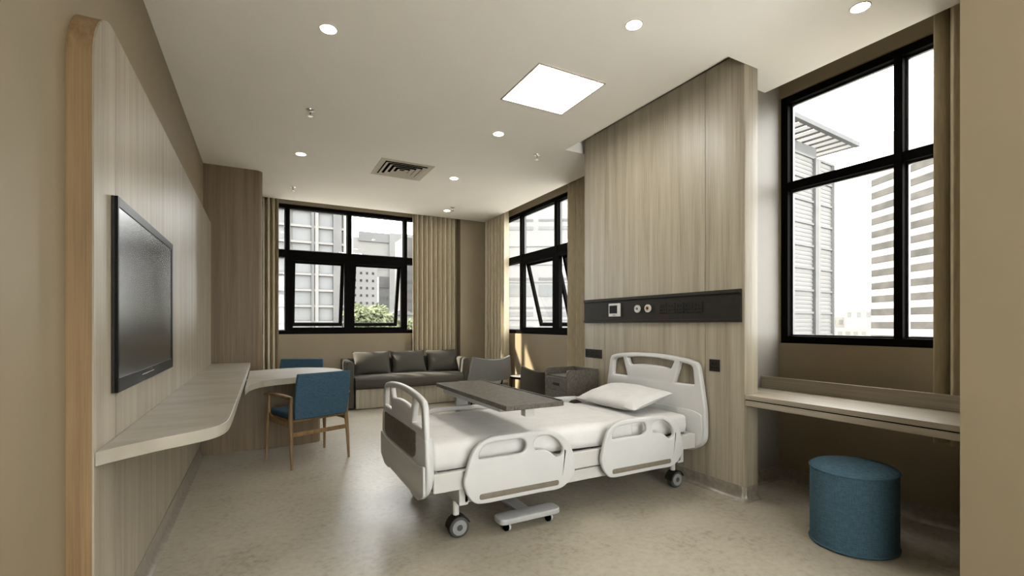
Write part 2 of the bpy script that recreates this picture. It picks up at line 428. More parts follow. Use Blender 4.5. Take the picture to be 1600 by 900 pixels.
# ---------------------------------------------------------------- windows
def window(name, label, f, u0, u1, z0, z1, muls, tz, sashes):
    """f maps (u, depth outward, z) to the room; muls = mullion spans; tz = transom span; sashes = indices of panes with open vents"""
    root = bpy.data.objects.new(name, None); COL.objects.link(root)
    tag(root, label, 'window', kind='structure')
    D = .09
    def bx(mb, a, b, d0, d1, c0, c1):
        q = [f(a,d0,c0), f(b,d0,c0), f(b,d1,c0), f(a,d1,c0)]; r = [f(a,d0,c1), f(b,d0,c1), f(b,d1,c1), f(a,d1,c1)]
        mb.hexa(q, r)
    m = MB(); T = .055
    bx(m, u0, u0+T, 0, D, z0, z1); bx(m, u1-T, u1, 0, D, z0, z1); bx(m, u0+T, u1-T, 0, D, z0, z0+T); bx(m, u0+T, u1-T, 0, D, z1-T, z1)
    link('window_frame', m, 'black_aluminium', root, bevel=.003)
    for a, b in muls:
        m = MB(); bx(m, a, b, 0, D, z0+T, z1-T); link('mullion', m, 'black_aluminium', root, bevel=.003)
    edges = [u0+T]+[x for q in muls for x in q]+[u1-T]
    m = MB()
    for k in range(0, len(edges), 2):
        bx(m, edges[k], edges[k+1], .004, D, tz[0], tz[1])
    link('transom', m, 'black_aluminium', root, bevel=.003)
    for k in range(0, len(edges), 2):
        a, b = edges[k], edges[k+1]
        for ci, (c0, c1) in enumerate(((z0+T, tz[0]), (tz[1], z1-T))):
            # inner glazing bead
            bead = MB(); g = .014
            bx(bead, a, a+g, .05, .075, c0, c1); bx(bead, b-g, b, .05, .075, c0, c1); bx(bead, a+g, b-g, .05, .075, c0, c0+g); bx(bead, a+g, b-g, .05, .075, c1-g, c1)
            if not (ci == 0 and k//2 in sashes): link('glazing_bead', bead, 'gasket_grey', root)
            if ci == 0 and k//2 in sashes:
                sf = MB(); q = .048
                bx(sf, a, a+q, .0, .06, c0, c1); bx(sf, b-q, b, .0, .06, c0, c1); bx(sf, a+q, b-q, .0, .06, c0, c0+q); bx(sf, a+q, b-q, .0, .06, c1-q, c1)
                link('vent_frame', sf, 'black_aluminium', root, bevel=.002)
                ang = math.radians(14.5); R = .055
                zt = c1-.03
                def g2(u, d, z):       # hinge at the head, foot swings outward
                    h = zt-z; dd = d-.03
                    return f(u, .062+dd*math.cos(ang)+h*math.sin(ang), zt-h*math.cos(ang)+dd*math.sin(ang))
                def bs(mb, a_, b_, d0, d1, e0, e1):
                    mb.hexa([g2(a_,d0,e0), g2(b_,d0,e0), g2(b_,d1,e0), g2(a_,d1,e0)], [g2(a_,d0,e1), g2(b_,d0,e1), g2(b_,d1,e1), g2(a_,d1,e1)])
                s = MB(); A, B, E, F = a+.034, b-.034, c0+.03, zt
                bs(s, A, A+R, .03, .075, E, F); bs(s, B-R, B, .03, .075, E, F); bs(s, A+R, B-R, .03, .075, E, E+R); bs(s, A+R, B-R, .03, .075, F-R, F)
                so = link('sash', s, 'black_aluminium', root, bevel=.003)
                p = MB(); bs(p, A+R, B-R, .05, .056, E+R, F-R); link('pane', p, 'window_glass', so)
            else:
                p = MB(); bx(p, a+.002, b-.002, .06, .066, c0+.002, c1-.002); link('pane', p, 'window_glass', root)
    return root
window('window_1', 'black framed far window with two open vents behind the sofa', lambda u, d, z: (u, WF+.02+d, z), 0.0, 2.95, 1.10, 3.08,
       [(.305, .361), (1.205, 1.266), (2.12, 2.18)], (2.275, 2.385), (1, 2))
window('fill_window', 'large black framed window added unseen in the wall behind the viewer as fill light', lambda u, d, z: (u, -1.97-d, z), -.45, 2.45, .3, 2.98,  # added window out of view, lets sky light fill in from behind
       [(.97, 1.03)], (2.275, 2.385), ())
window('window_2', 'black framed right-hand window with open vents beyond the headboard panel', lambda u, d, z: (WR+.02+d, u, z), 4.55, 7.30, 1.10, 3.08,
       [(4.56+.055, 4.60+.055), (5.575, 5.645), (6.61, 6.67)], (2.275, 2.385), (1, 2))
window('window_3', 'large black framed window above the window desk', lambda u, d, z: (WR+.02+d, u, z), .95, 2.305, 1.10, 3.08,
       [(1.488, 1.538)], (2.325, 2.39), ())

# ---------------------------------------------------------------- wall panels
t = thing('wall_panel', 'tall light oak wall panel with rounded top corner carrying the television', 'wall panel', (WL, 2.13, 0))
R = .24
out = [(2.13, 0.0), (6.34, 0.0), (6.34, 2.416)]
for k in range(13):
    a = PI/2+k/12*PI/2
    out.append((2.13+R+R*math.cos(a), 2.416-R+R*math.sin(a)))
o = link('edge_band', MB().strip([(y-2.13, z) for y, z in out], .0005, .0705, 'x'), 'oak_edge', t); tag(o, 'warm brown oak edge')
gro = [2.13, 2.404, 4.112, 5.8, 6.34]
for a, b in zip(gro, gro[1:]):
    ins = .0022
    def zt(y):
        return 2.416 if y >= 2.13+R else 2.416-R+math.sqrt(max(0, R*R-(2.13+R-y)**2))
    a_, b_ = a+(ins if a > 2.13 else 0), b-(ins if b < 6.34 else 0)
    ys = [a_+(b_-a_)*k/24 for k in range(25)]
    if a == 2.13: ys = [2.13+(b_-2.13)*(k/24)**2 for k in range(25)]
    poly = [(a_-2.13, 0), (b_-2.13, 0)]+[(y-2.13, zt(y)) for y in ys[::-1]]
    link('board', MB().strip(poly, .070, .076, 'x'), 'oak_panel', t)

t = thing('headboard_panel', 'floor to ceiling light oak panel behind the bed head', 'wall panel', (3.0, 2.12, 0))
link('core', MB().box(.006, .146, .003, 1.849, 0, 3.19), 'groove_shadow_gap', t)
gro = [2.12, 2.4505, 3.642, 3.97]
for a, b in zip(gro, gro[1:]):
    r = .0022
    m = MB()
    if a == 2.12:
        # the near board has a softly rounded corner
        m.prism([(.006, b-r-2.12), (0, b-r-2.12), (0, .012), (.0035, .0035), (.012, 0), (.146, 0), (.146, .003), (.006, .003)][::-1], 0, 3.19)
    else:
        m.box(0, .006, a+r-2.12, (b-r if b < 3.97 else b)-2.12, 0, 3.19)
    link('board', m, 'oak_panel', t)

# ---------------------------------------------------------------- television
t = thing('television', 'large black flat television mounted on the left oak panel', 'television', (-.45, 2.11, 1.0))
Yn, Yf, z0, z1 = 2.335, 3.607, .981, 1.754
t.location = (-.504, Yn, z0)
W, Hh = Yf-Yn, z1-z0
link('casing', MB().box(-.0155, -.004, .0, W, 0, Hh), 'black_plastic', t, bevel=.002)
bz = MB(); s0, s1, sb, st = .019, W-.05, .055, Hh-.040
bz.box(-.004, .006, 0, s0, 0, Hh); bz.box(-.004, .006, s1, W, 0, Hh); bz.box(-.004, .006, s0, s1, 0, sb); bz.box(-.004, .006, s0, s1, st, Hh)
link('bezel', bz, 'black_gloss', t, bevel=.0015)
link('screen', MB().box(-.004, .003, s0, s1, sb, st), 'screen_glass', t)
link('light_strip', MB().box(.006, .0068, W*.5-.215, W*.5+.05, .031, .036), 'chrome', t)
link('badge', MB().box(.006, .0066, W*.5-.03, W*.5+.01, .041, .050), 'gasket_grey', t)

# ---------------------------------------------------------------- left shelf and round-ended desk
pts = [(-.519, 2.135), (-.47, 2.19), (-.364, 2.282), (-.263, 2.352), (-.19, 2.42), (-.15, 2.52), (-.138, 2.66), (-.135, 2.9), (-.125, 6.32)]
edge = spline(pts[:8], 5, False)+[pts[-1]]
poly = edge+[(-.519, 6.32)]
sh = MB().prism(poly, .748, .799)
tag(link('wall_shelf', sh, 'stone_top', bevel=.002), 'long pale stone shelf with a curved near end under the television', 'shelf')
t = thing('desk', 'pale stone topped desk with a round end joined to the shelf', 'desk', (.3, 5.4, 0))
dp = [(-.1205, 4.22), (-.112, 4.32), (-.09, 4.494), (-.028, 4.66), (.074, 4.77), (.257, 4.868), (.48, 4.95), (.66, 5.09), (.765, 5.29), (.778, 5.46), (.74, 5.66), (.64, 5.81), (.48, 5.93), (.32, 5.955), (.19, 5.935), (-.1205, 5.80)]
dp = spline(dp[:-1], 4, False)+[dp[-1]]
link('desk_top', MB().prism([(x-.3, y-5.4) for x, y in dp], .69, .745), 'stone_top', t, bevel=.002)
bp = [(-.518, 5.30), (.0, 5.302), (.3, 5.312), (.46, 5.325)]
for k in range(9):
    a = -PI/2+k/8*PI
    bp.append((.465+.085*math.cos(a), 5.41+.085*math.sin(a)))
bp += [(.3, 5.5), (-.518, 5.5)]
link('pedestal', MB().prism([(x-.3, y-5.4) for x, y in bp], .0, .689), 'oak_column', t)

# ---------------------------------------------------------------- blue armchairs (local +y is the way the sitter faces)
def make_armchair(label):
    t = thing('armchair', label, 'chair', group=None)
    wd = 'oak_furniture'
    for s in (-1, 1):
        # rear leg rises to the arm, front leg too; both splay a little
        link('leg', MB().tube([(s*.265, -.245, 0), (s*.262, -.225, .25), (s*.258, -.205, .42), (s*.262, -.225, .612)], [.011, .016, .02, .014], 10), wd, t)
        link('leg', MB().tube([(s*.28, .25, 0), (s*.275, .235, .3), (s*.268, .225, .42), (s*.268, .215, .605)], [.011, .015, .018, .012], 10), wd, t)
        arm = MB()
        arm.loops([[(s*.268-wv, y, z), (s*.268+wv, y, z), (s*.268+wv, y, z+.018), (s*.268-wv, y, z+.018)] for y, z, wv in ((-.24, .608, .014), (-.1, .614, .02), (.1, .612, .025), (.25, .6, .027), (.29, .592, .02))])
        link('arm', arm, wd, t, bevel=.005)
        link('side_rail', MB().loops([[(s*.262-.011, y, z-h), (s*.262+.011, y, z-h), (s*.262+.011, y, z+h), (s*.262-.011, y, z+h)] for y, z, h in ((-.21, .40, .05), (-.16, .385, .026), (0, .38, .02), (.16, .388, .026), (.225, .405, .045))]), wd, t, bevel=.004)
    link('stretcher', MB().box(-.258, .258, -.232, -.216, .275, .312), wd, t, bevel=.004)
    link('seat_frame', MB().box(-.25, .25, -.2, .24, .395, .42), wd, t, bevel=.006)
    link('seat', MB().box(-.248, .248, -.19, .26, .42, .475), 'blue_cloth', t, bevel=.018, seg=3)
    bk = MB(); rings = []
    for k in range(9):
        h = k/8; z = .425+.40*h; y = -.235-.03*math.sin(h*PI*.5)-.035*h*h; th = .034
        hw = .243+.008*math.sin(h*PI)
        cv = .02
        rings.append([(u*hw, y-cv*(1-u*u)-th/2, z) for u in (-1,-.6,-.2,.2,.6,1)]+[(u*hw, y-cv*(1-u*u)+th/2, z) for u in (1,.6,.2,-.2,-.6,-1)])
    link('backrest', bk.loops(rings), 'blue_cloth', t, bevel=.008)
    return t
a1 = make_armchair('blue armchair with brown wooden arms and legs, its back turned to the viewer')
a1.location = (.382, 4.725, 0); a1.rotation_euler = (0, 0, math.radians(21)); a1['group'] = 'blue desk armchairs'
a2 = copy_tree(a1); a2['label'] = 'second blue armchair, only its back top showing behind the desk'
a2.location = (.34, 6.0, 0); a2.rotation_euler = (0, 0, math.radians(180-18))

# ---------------------------------------------------------------- sofa
t = thing('sofa', 'long grey sofa on a wooden base below the far window', 'sofa', (2.03, 7.3, 0))
link('base', MB().box(-.83, .83, -.262, .29, .012, .295), 'oak_panel', t, bevel=.003)
seat = MB(); rings = []
for k in range(13):
    u = -1+2*k/12; x = u*.845
    yf = -.285-.045*(1-u*u); hh = .47+.02*(1-u*u)
    rings.append([(x, yf+.02, .297), (x, yf, .32), (x, yf-.006, .38), (x, yf, .435), (x, yf+.035, .466), (x, yf+.1, hh), (x, .10, hh), (x, .24, .46), (x, .24, .297)])
link('seat_cushion', seat.loops(rings), 'grey_cloth', t, bevel=.012, smooth=60)
for s in (-1, 1):
    m = MB(); rings = []
    # arm: rounded slab, flaring out towards the front
    for y, xo, wdt, zt in ((-.255, 0, .095, .70), (-.235, 0, .105, .712), (0, -.0, .105, .715), (.26, -.0, .105, .72), (.31, 0, .10, .72)):
        cx = s*(.905+xo)
        rings.append([(cx-wdt/2, y, .02), (cx+wdt/2, y, .02), (cx+wdt/2, y, zt-.03), (cx+wdt*.32, y, zt-.006), (cx, y, zt), (cx-wdt*.32, y, zt-.006), (cx-wdt/2, y, zt-.03)])
    link('arm', m.loops(rings), 'grey_cloth', t, bevel=.014, seg=3, smooth=50)
link('back', MB().box(-.955, .955, .30, .375, .02, .715), 'grey_cloth', t, bevel=.03, seg=4)
for i, (x, lab) in enumerate(((-.515, 'left grey back cushion standing on the sofa seat'), (.065, 'middle grey back cushion standing on the sofa seat'), (.655, 'right grey back cushion standing on the sofa seat'))):
    p = link('cushion', cushion(.572, .40, .20, i, pinch=.14), 'grey_cloth', None, 60)
    tag(p, lab, 'cushion', 'sofa back cushions')
    p.location = (2.03+x, 7.3+.165, .645); p.rotation_euler = (math.radians(64), 0, math.radians((-2, 2, -3)[i]))

# ---------------------------------------------------------------- curtains
def curtain(label, x0, y0, x1, y1, z0, z1, folds, amp=.045, seed=1, n=16):
    rnd = random.Random(seed)
    d = Vector((x1-x0, y1-y0)); L = d.length; d /= L; nn = Vector((-d.y, d.x))
    N = folds*n; base = []; 
    ph = [rnd.uniform(-.25, .25) for _ in range(folds+2)]; am = [rnd.uniform(.8, 1.15) for _ in range(folds+2)]
    for k in range(N+1):
        t_ = k/N; fo = int(min(folds-1, t_*folds)); lt = t_*folds-fo
        a = am[fo]*(1-lt)+am[fo+1]*lt
        w_ = 1-2*abs(math.sin(PI*(t_*folds+.5)))**.6     # broad round pleats, tight gaps behind
        base.append((t_*L+.07*L/folds*math.sin(2*PI*(t_*folds+.5))+ph[fo]*.06*math.sin(PI*lt)*L/folds, amp*a*w_))
    th = .004
    rings = []
    for z, sc in ((z1, .85), (z1-.25, .92), ((z0+z1)/2, .95), (z0+.4, 1.0), (z0, 1.03)):
        f = []; b = []
        for s_, o_ in base:
            p = Vector((x0, y0))+d*s_+nn*o_*sc
            f.append((p.x, p.y, z)); q = p+nn*th; b.append((q.x, q.y, z))
        rings.append(f+b[::-1])
    o = link('curtain', MB().loops(rings), 'curtain_cloth', None, 70)
    return tag(o, label, 'curtain', 'beige window curtains')
curtain('narrow beige curtain at the left of the far window beside the wood column', .008, 7.725, .212, 7.725, .04, 3.33, 3, .055, 2)
curtain('wide pleated beige curtain between the far window and the corner', 2.235, 7.765, 2.99, 7.765, .04, 3.33, 9, .056, 3)
curtain('beige curtain at the corner end of the right rear window', 3.60, 7.60, 3.60, 6.88, .04, 3.33, 6, .075, 4)
curtain('beige curtain between the right rear window and the headboard panel', 3.60, 5.05, 3.60, 4.55, .04, 3.33, 5, .07, 5)
curtain('beige curtain hanging behind the right end of the window desk', 3.60, 1.265, 3.60, .90, .54, 3.33, 4, .06, 6)

# ---------------------------------------------------------------- hospital bed (x runs from foot to head)
bed = thing('hospital_bed', 'white adjustable hospital bed with plastic side rails against the oak panel', 'bed', (1.86, 2.96, 0))
BX, BY = 1.86, 2.96
def mirror_y(pts, c): return [(2*c-y, z) for y, z in pts]
def board(name, X, cy, zt, zb, hole_b, thick, k):
    """head and foot board: arched top, two slanted struts round a raised middle shield"""
    half = [(0, zt), (.2*k, zt-.005), (.36*k, zt-.02), (.44*k, zt-.034), (.488*k, zt-.048), (.508*k, zt-.085), (.518*k, zt-.14), (.548*k, zt-.31), (.565*k, zt-.42), (.565*k, zb+.12), (.535*k, zb+.065), (.43*k, zb), (.32*k, zb), (.29*k, zb+.03)]
    outer = [(cy+y, z) for y, z in half]
    left = [(2*cy-y, z) for y, z in outer[::-1]]
    r = [.3]*3+[.1, .06, .05, .1, .2, .1, .04, .05, .04, .02, .02]
    outline = rounded(outer+left[:-1], r+r[::-1][:-1], 4)
    hb = hole_b
    hl = rounded([(cy+.327*k, zt-.056), (cy+.435*k, zt-.074), (cy+.452*k, zt-.095), (cy+.468*k, hb), (cy+.268*k, hb)], [.01, .02, .02, .015, .01], 4)
    hr = [(2*cy-y, z) for y, z in hl[::-1]]
    hm = rounded([(cy+.27*k, zt-.054), (cy+.14*k, zt-.041), (cy, zt-.037), (cy-.14*k, zt-.041), (cy-.27*k, zt-.054), (cy-.235*k, zt-.118), (cy-.12*k, zt-.104), (cy, zt-.1), (cy+.12*k, zt-.104), (cy+.235*k, zt-.118)], [.012, .1, .1, .1, .012, .016, .1, .1, .1, .016], 4)
    me = plate(name, [[(y-BY, z) for y, z in lp] for lp in (outline, hl, hm, hr)], thick, .012, 'x', X-BX)
    return link(name, me, 'white_plastic', bed, 40)
head = board('headboard', 2.968, 2.985, 1.003, .262, .78, .046, 1.02)
foot = board('footboard', .804, 2.985, .864, .247, .664, .034, .945)
for par, xc, zt_, hw_ in ((foot, .81, .62, .53),):
    q = rounded([(2.985-hw_, .40), (2.985-hw_+.015, zt_), (2.985+hw_-.015, zt_), (2.985+hw_, .40), (2.985+hw_-.05, .31), (2.985-hw_+.05, .31)], .03, 4)
    link('board_core', plate('board_core', [[(y-BY, z) for y, z in q]], .05, .012, 'x', xc-BX), 'white_plastic', par, 40)
# lower shroud of the footboard: a raised skirt with slanted side seams
sk = rounded([(3.50, .47), (3.50, .30), (3.38, .25), (3.27, .25), (3.24, .262), (2.73, .262), (2.70, .25), (2.58, .25), (2.47, .30), (2.47, .47), (2.60, .445), (3.37, .445)], .02, 3)
tag(link('footboard_skirt', plate('footboard_skirt', [[(y-BY, z) for y, z in sk]], .016, .005, 'x', .781-BX), 'white_plastic', foot, 40))
ins = rounded([(3.40, .622), (2.64, .626), (2.637, .50), (2.70, .462), (3.33, .458), (3.405, .487)], [.01, .025, .04, .02, .03, .03], 4)
tag(link('insert', plate('insert', [[(y-BY, z) for y, z in ins]], .008, .002, 'x', .783-BX), 'linen_laminate', foot, 40), 'dark woven-look inset panel')
sk = rounded([(3.47, .56), (3.47, .34), (3.36, .285), (2.55, .285), (2.43, .34), (2.43, .56), (2.52, .585), (3.38, .585)], .03, 3)
tag(link('headboard_skirt', plate('headboard_skirt', [[(y-BY, z) for y, z in sk]], .016, .005, 'x', 2.94-BX), 'white_plastic', head, 40))
# frame
fr = MB()
for y in (2.505, 3.435): fr.box(.838-BX, 2.93-BX, y-BY-.02, y-BY+.02, .302, .412)
fr.box(.838-BX, .88-BX, 2.525-BY, 3.415-BY, .302, .412); fr.box(2.89-BX, 2.93-BX, 2.525-BY, 3.415-BY, .302, .412)
for x in (1.3, 1.8, 2.3): fr.box(x-.02-BX, x+.02-BX, 2.525-BY, 3.415-BY, .36, .40)
link('bed_frame', fr, 'frame_enamel', bed, bevel=.006)
fr = MB()
for y in (2.525, 3.415): fr.box(1.03-BX, 2.80-BX, y-BY-.018, y-BY+.018, .212, .288)
for x in (1.03, 2.80): fr.box(x-.03-BX, x+.03-BX, 2.507-BY, 3.433-BY, .20, .302)
link('underframe', fr, 'frame_enamel', bed, bevel=.006)
def make_caster(x, y):
    g = link('caster', MB().tube([(x-BX, y-BY, .13), (x-BX, y-BY, .212)], .019, 14), 'frame_enamel', bed)
    wx, wy = x+.008-BX, y-.012-BY
    fork = MB(); r0 = .068
    rings = []
    for yy in (-.034, .034):
        arc = [(wx+r0*math.cos(math.radians(a)), wy+yy, .064+r0*math.sin(math.radians(a))) for a in range(20, 181, 16)]
        arc2 = [(wx+(r0-.006)*math.cos(math.radians(a)), wy+yy, .064+(r0-.006)*math.sin(math.radians(a))) for a in range(180, 19, -16)]
        rings.append(arc+arc2)
    link('fork', fork.loops(rings), 'black_plastic', g)
    wl = MB(); prof = [(.0, -.028), (.05, -.028), (.058, -.025), (.063, -.016), (.063, .016), (.058, .025), (.05, .028), (0.0, .028)]
    rings = [[(wx+max(r, .001)*math.cos(2*PI*k/32), wy+h, .064+max(r, .001)*math.sin(2*PI*k/32)) for k in range(32)] for r, h in prof]
    link('wheel', wl.loops(rings), 'caster_rubber', g)
    for nm, ra, rb, h, mt in (('hub_disc', .018, .044, .0305, 'caster_grey'), ('hub_cap', .001, .018, .031, 'caster_rubber')):
        hb = MB()
        hb.loops([[(wx+r*math.cos(2*PI*k/32), wy+hh, .064+r*math.sin(2*PI*k/32)) for k in range(32)] for r, hh in ((rb, -h+.006), (rb, -h), (ra, -h), (ra, -h+.006))])
        link(nm, hb, mt, g)
for x in (1.006, 2.785):
    for y in (2.575, 3.36): make_caster(x, y)
# side rails
RO = [(1.001, .352), (1.018, .290), (1.052, .243), (1.109, .218), (1.30, .217), (1.50, .217), (1.645, .217), (1.715, .250), (1.757, .30), (1.769, .352), (1.757, .415), (1.730, .477), (1.700, .520), (1.655, .558), (1.600, .582), (1.54, .594), (1.442, .598), (1.30, .600), (1.186, .598), (1.130, .583), (1.085, .557), (1.053, .52), (1.032, .47), (1.012, .405)]
RH1 = [(1.094, .484), (1.10, .515), (1.125, .545), (1.173, .561), (1.27, .564), (1.365, .565), (1.397, .548), (1.405, .520), (1.395, .492), (1.362, .478), (1.27, .477), (1.17, .477), (1.108, .477)]
RH2 = [(1.484, .558), (1.53, .564), (1.58, .556), (1.635, .522), (1.668, .475), (1.668, .44), (1.640, .419), (1.615, .424), (1.585, .45), (1.55, .470), (1.51, .478), (1.475, .480), (1.458, .505), (1.46, .535)]
def make_rail(dx, y, face, mirror=False):
    f = (lambda p: (2.77-p[0]+dx-BX, p[1])) if mirror else (lambda p: (p[0]+dx-BX, p[1]))
    L = [[f(p) for p in spline(q, 4)] for q in (RO, RH1, RH2)]
    r = link('side_rail', plate('side_rail', L, .030, .010, 'y', y-BY), 'white_plastic', bed, 40)
    sl = rounded([(1.094, .244), (1.638, .244), (1.638, .277), (1.094, .277)], .0165, 6)
    s = link('grip_strip', plate('grip_strip', [[f(p) for p in sl]], .006, .0015, 'y', y-BY+face*.0145), 'taupe_strip', r, 40); tag(s, 'taupe grip strip')
    # moulded seam beside the rear hand hole
    cr = MB(); q = [f(p) for p in ((1.682, .462), (1.690, .45), (1.672, .37), (1.664, .30), (1.668, .30), (1.678, .37))]
    cr.strip(q, y-BY+face*.0145, y-BY+face*.0165, 'y'); link('seam', cr, 'white_plastic', r)
    for ax in (1.2, 1.55):
        arm = MB()
        a, _ = f((ax, 0)); lo, hi = sorted((y-BY-face*.014, y-BY-face*.048)); arm.box(a-.02, a+.02, lo, hi, .32, .39)
        link('rail_arm', arm, 'frame_enamel', r, bevel=.004)
for dx in (0, .975): make_rail(dx, 2.447, -1); 
for dx in (0, .975): make_rail(dx, 3.475, 1)
# mattress
mt = MB(); rings = []
mx0, mx1, my0, my1 = .842, 2.93, 2.548, 3.405
def rr(z, ins):
    return [(x-BX, y-BY, z) for x, y in rounded([(mx0+ins, my0+ins), (mx1-ins, my0+ins), (mx1-ins, my1-ins), (mx0+ins, my1-ins)], .06, 5)]
mt.loops([rr(.414, .012), rr(.424, .002), rr(.47, -.002), rr(.525, .0), rr(.542, .012), rr(.549, .035)])
link('mattress', mt, 'white_bedding', bed, 50)

# bed cover: sheet laid over the mattress from the foot to the pillow end, hanging over both sides
def cover():
    bm = bmesh.new(); x0, x1 = .850, 2.335; nx = 60
    prof = [(-.4435, .425), (-.4455, .47), (-.4445, .52), (-.436, .545), (-.415, .557)]+[(-.39+.78*k/26, .561) for k in range(27)]+[(.415, .557), (.436, .545), (.4445, .52), (.4455, .47), (.4435, .425)]
    cy = (my0+my1)/2; rows = []
    for i in range(nx+1):
        x = x0+(x1-x0)*i/nx; row = []
        for j, (y, z) in enumerate(prof):
            top = abs(y) < .40
            wv = .0022*math.sin(x*9+y*4)+.0016*math.sin(x*23-y*17+1)+.0014*math.sin(y*31+x*5)
            e = .012*math.sin(y*6)+.006*math.sin(y*19) if i == nx else 0
            zz = z+(wv+.002 if top else 0)
            yy = y+(0 if top else math.copysign(.0015*math.sin(x*14)+.001, y))
            if z < .43: zz += .006*math.sin(x*5.0)
            row.append(bm.verts.new((x+e-.15*0, cy+yy, zz)))
        rows.append(row)
    for a, b in zip(rows, rows[1:]):
        for j in range(len(a)-1): bm.faces.new((a[j], a[j+1], b[j+1], b[j]))
    m = MB.__new__(MB); m.bm = bm
    o = link('bed_cover', m, 'white_bedding', None, 60)
    s = o.modifiers.new('thick', 'SOLIDIFY'); s.thickness = .011; s.offset = 1
    return tag(o, 'white cover spread over the mattress of the bed', 'bed cover')
cover()
p = link('pillow', cushion(.72, .44, .14, 11, 24, .16, 2.4, .003), 'white_bedding', None, 60)
tag(p, 'plump white pillow lying at the head of the bed', 'pillow')
p.location = (2.685, 3.03, .648); p.rotation_euler = (math.radians(-13), 0, math.radians(90+2))

# ---------------------------------------------------------------- overbed table
t = thing('overbed_table', 'dark linen-topped overbed table on a silver wheeled base reaching across the bed', 'overbed table', (1.45, 2.9, 0))
tx, ty = 1.45, 2.9
link('table_top', MB().box(1.178-tx, 1.56-tx, 2.265-ty, 3.435-ty, .772, .80), 'linen_laminate', t, bevel=.003)
rim = MB().box(1.548-tx, 1.56-tx, 2.275-ty, 3.435-ty, .80, .806)
link('rim', rim, 'linen_laminate', t, bevel=.002)
link('under_tray', MB().hexa([(1.22-tx, 2.43-ty, .735), (1.50-tx, 2.43-ty, .735), (1.50-tx, 3.38-ty, .72), (1.22-tx, 3.38-ty, .72)], [(1.21-tx, 2.40-ty, .772), (1.52-tx, 2.40-ty, .772), (1.52-tx, 3.4-ty, .772), (1.21-tx, 3.4-ty, .772)]), 'silver_paint', t, bevel=.01)
cl = link('column', MB().box(1.385-tx, 1.485-tx, 3.53-ty, 3.575-ty, .085, .72), 'silver_paint', t, bevel=.006)
link('column_head', MB().box(1.36-tx, 1.51-tx, 3.36-ty, 3.585-ty, .69, .772), 'silver_paint', t, bevel=.008)
link('front_bracket', MB().box(1.34-tx, 1.40-tx, 2.335-ty, 2.39-ty, .715, .772), 'frame_enamel', t, bevel=.004)
link('base_beam', MB().box(1.41-tx, 1.50-tx, 2.49-ty, 3.60-ty, .062, .088), 'silver_paint', t, bevel=.008)
for yc in (2.50, 3.555):
    q = rounded([(1.235-tx, yc-.06-ty), (1.665-tx, yc-.06-ty), (1.665-tx, yc+.06-ty), (1.235-tx, yc+.06-ty)], .045, 6)
    fb = link('foot_bar', plate('foot_bar', [q], .034, .008, 'z', .076), 'silver_paint', t, 40)
    for xc in (1.30, 1.60):
        cw = MB(); prof = [(.001, -.012), (.02, -.012), (.024, -.008), (.024, .008), (.02, .012), (.001, .012)]
        cw.loops([[(xc-tx+h, yc-ty+r*math.cos(2*PI*k/20), .0245+r*math.sin(2*PI*k/20)) for k in range(20)] for r, h in prof])
        w_ = link('castor', cw, 'void_black', fb)
        cw = MB(); cw.loops([[(xc-tx+h, yc-ty+r*math.cos(2*PI*k/20), .0255+r*math.sin(2*PI*k/20)) for k in range(20)] for r, h in ((.02, .0125), (.022, .0145), (.022, .022), (.018, .026))])
        cw.box(xc-tx-.012, xc-tx+.022, yc-ty-.01, yc-ty+.01, .047, .061)
        link('castor_cover', cw, 'white_plastic', fb)

# ---------------------------------------------------------------- bedside cabinet
t = thing('bedside_cabinet', 'dark woven-look bedside cabinet with raised rim and drawers beside the bed head', 'cabinet', (2.79, 3.92, 0))
cx, cy = 2.79, 3.92
X0, X1, Y0, Y1 = 2.605-cx, 2.985-cx, 3.725-cy, 4.125-cy
body = MB()
body.box(X0+.018, X1, Y0+.018, Y1-.018, .06, .735)
link('carcass', body, 'linen_laminate', t, bevel=.002)
for y in (Y0, Y1-.018):
    q = rounded([(X0, .02), (X1, .02), (X1, .80), (X0, .80)], [.002, .002, .02, .03], 5)
    m = MB(); m.loops([[(x, yy, z) for x, z in q] for yy in (y, y+.018)])
    link('side_panel', m, 'linen_laminate', t)
link('back_rim', MB().box(X1-.018, X1, Y0+.018, Y1-.018, .735, .80), 'linen_laminate', t, bevel=.002)
for z0_, z1_ in ((.585, .715), (.42, .58), (.07, .415)):
    d = link('drawer', MB().box(X0+.002, X0+.018, Y0+.02, Y1-.02, z0_, z1_), 'linen_laminate', t, bevel=.002)
    link('handle', MB().box(X0-.004, X0+.002, -.055, .055, (z0_+z1_)/2-.014, (z0_+z1_)/2+.014), 'socket_black', d, bevel=.003)
for x in (X0+.05, X1-.05):
    for y in (Y0+.05, Y1-.05):
        link('castor', MB().tube([(x, y-.012, .022), (x, y+.012, .022)], .022, 14).box(x-.006, x+.006, y-.018, y+.018, .03, .062), 'black_plastic', t)

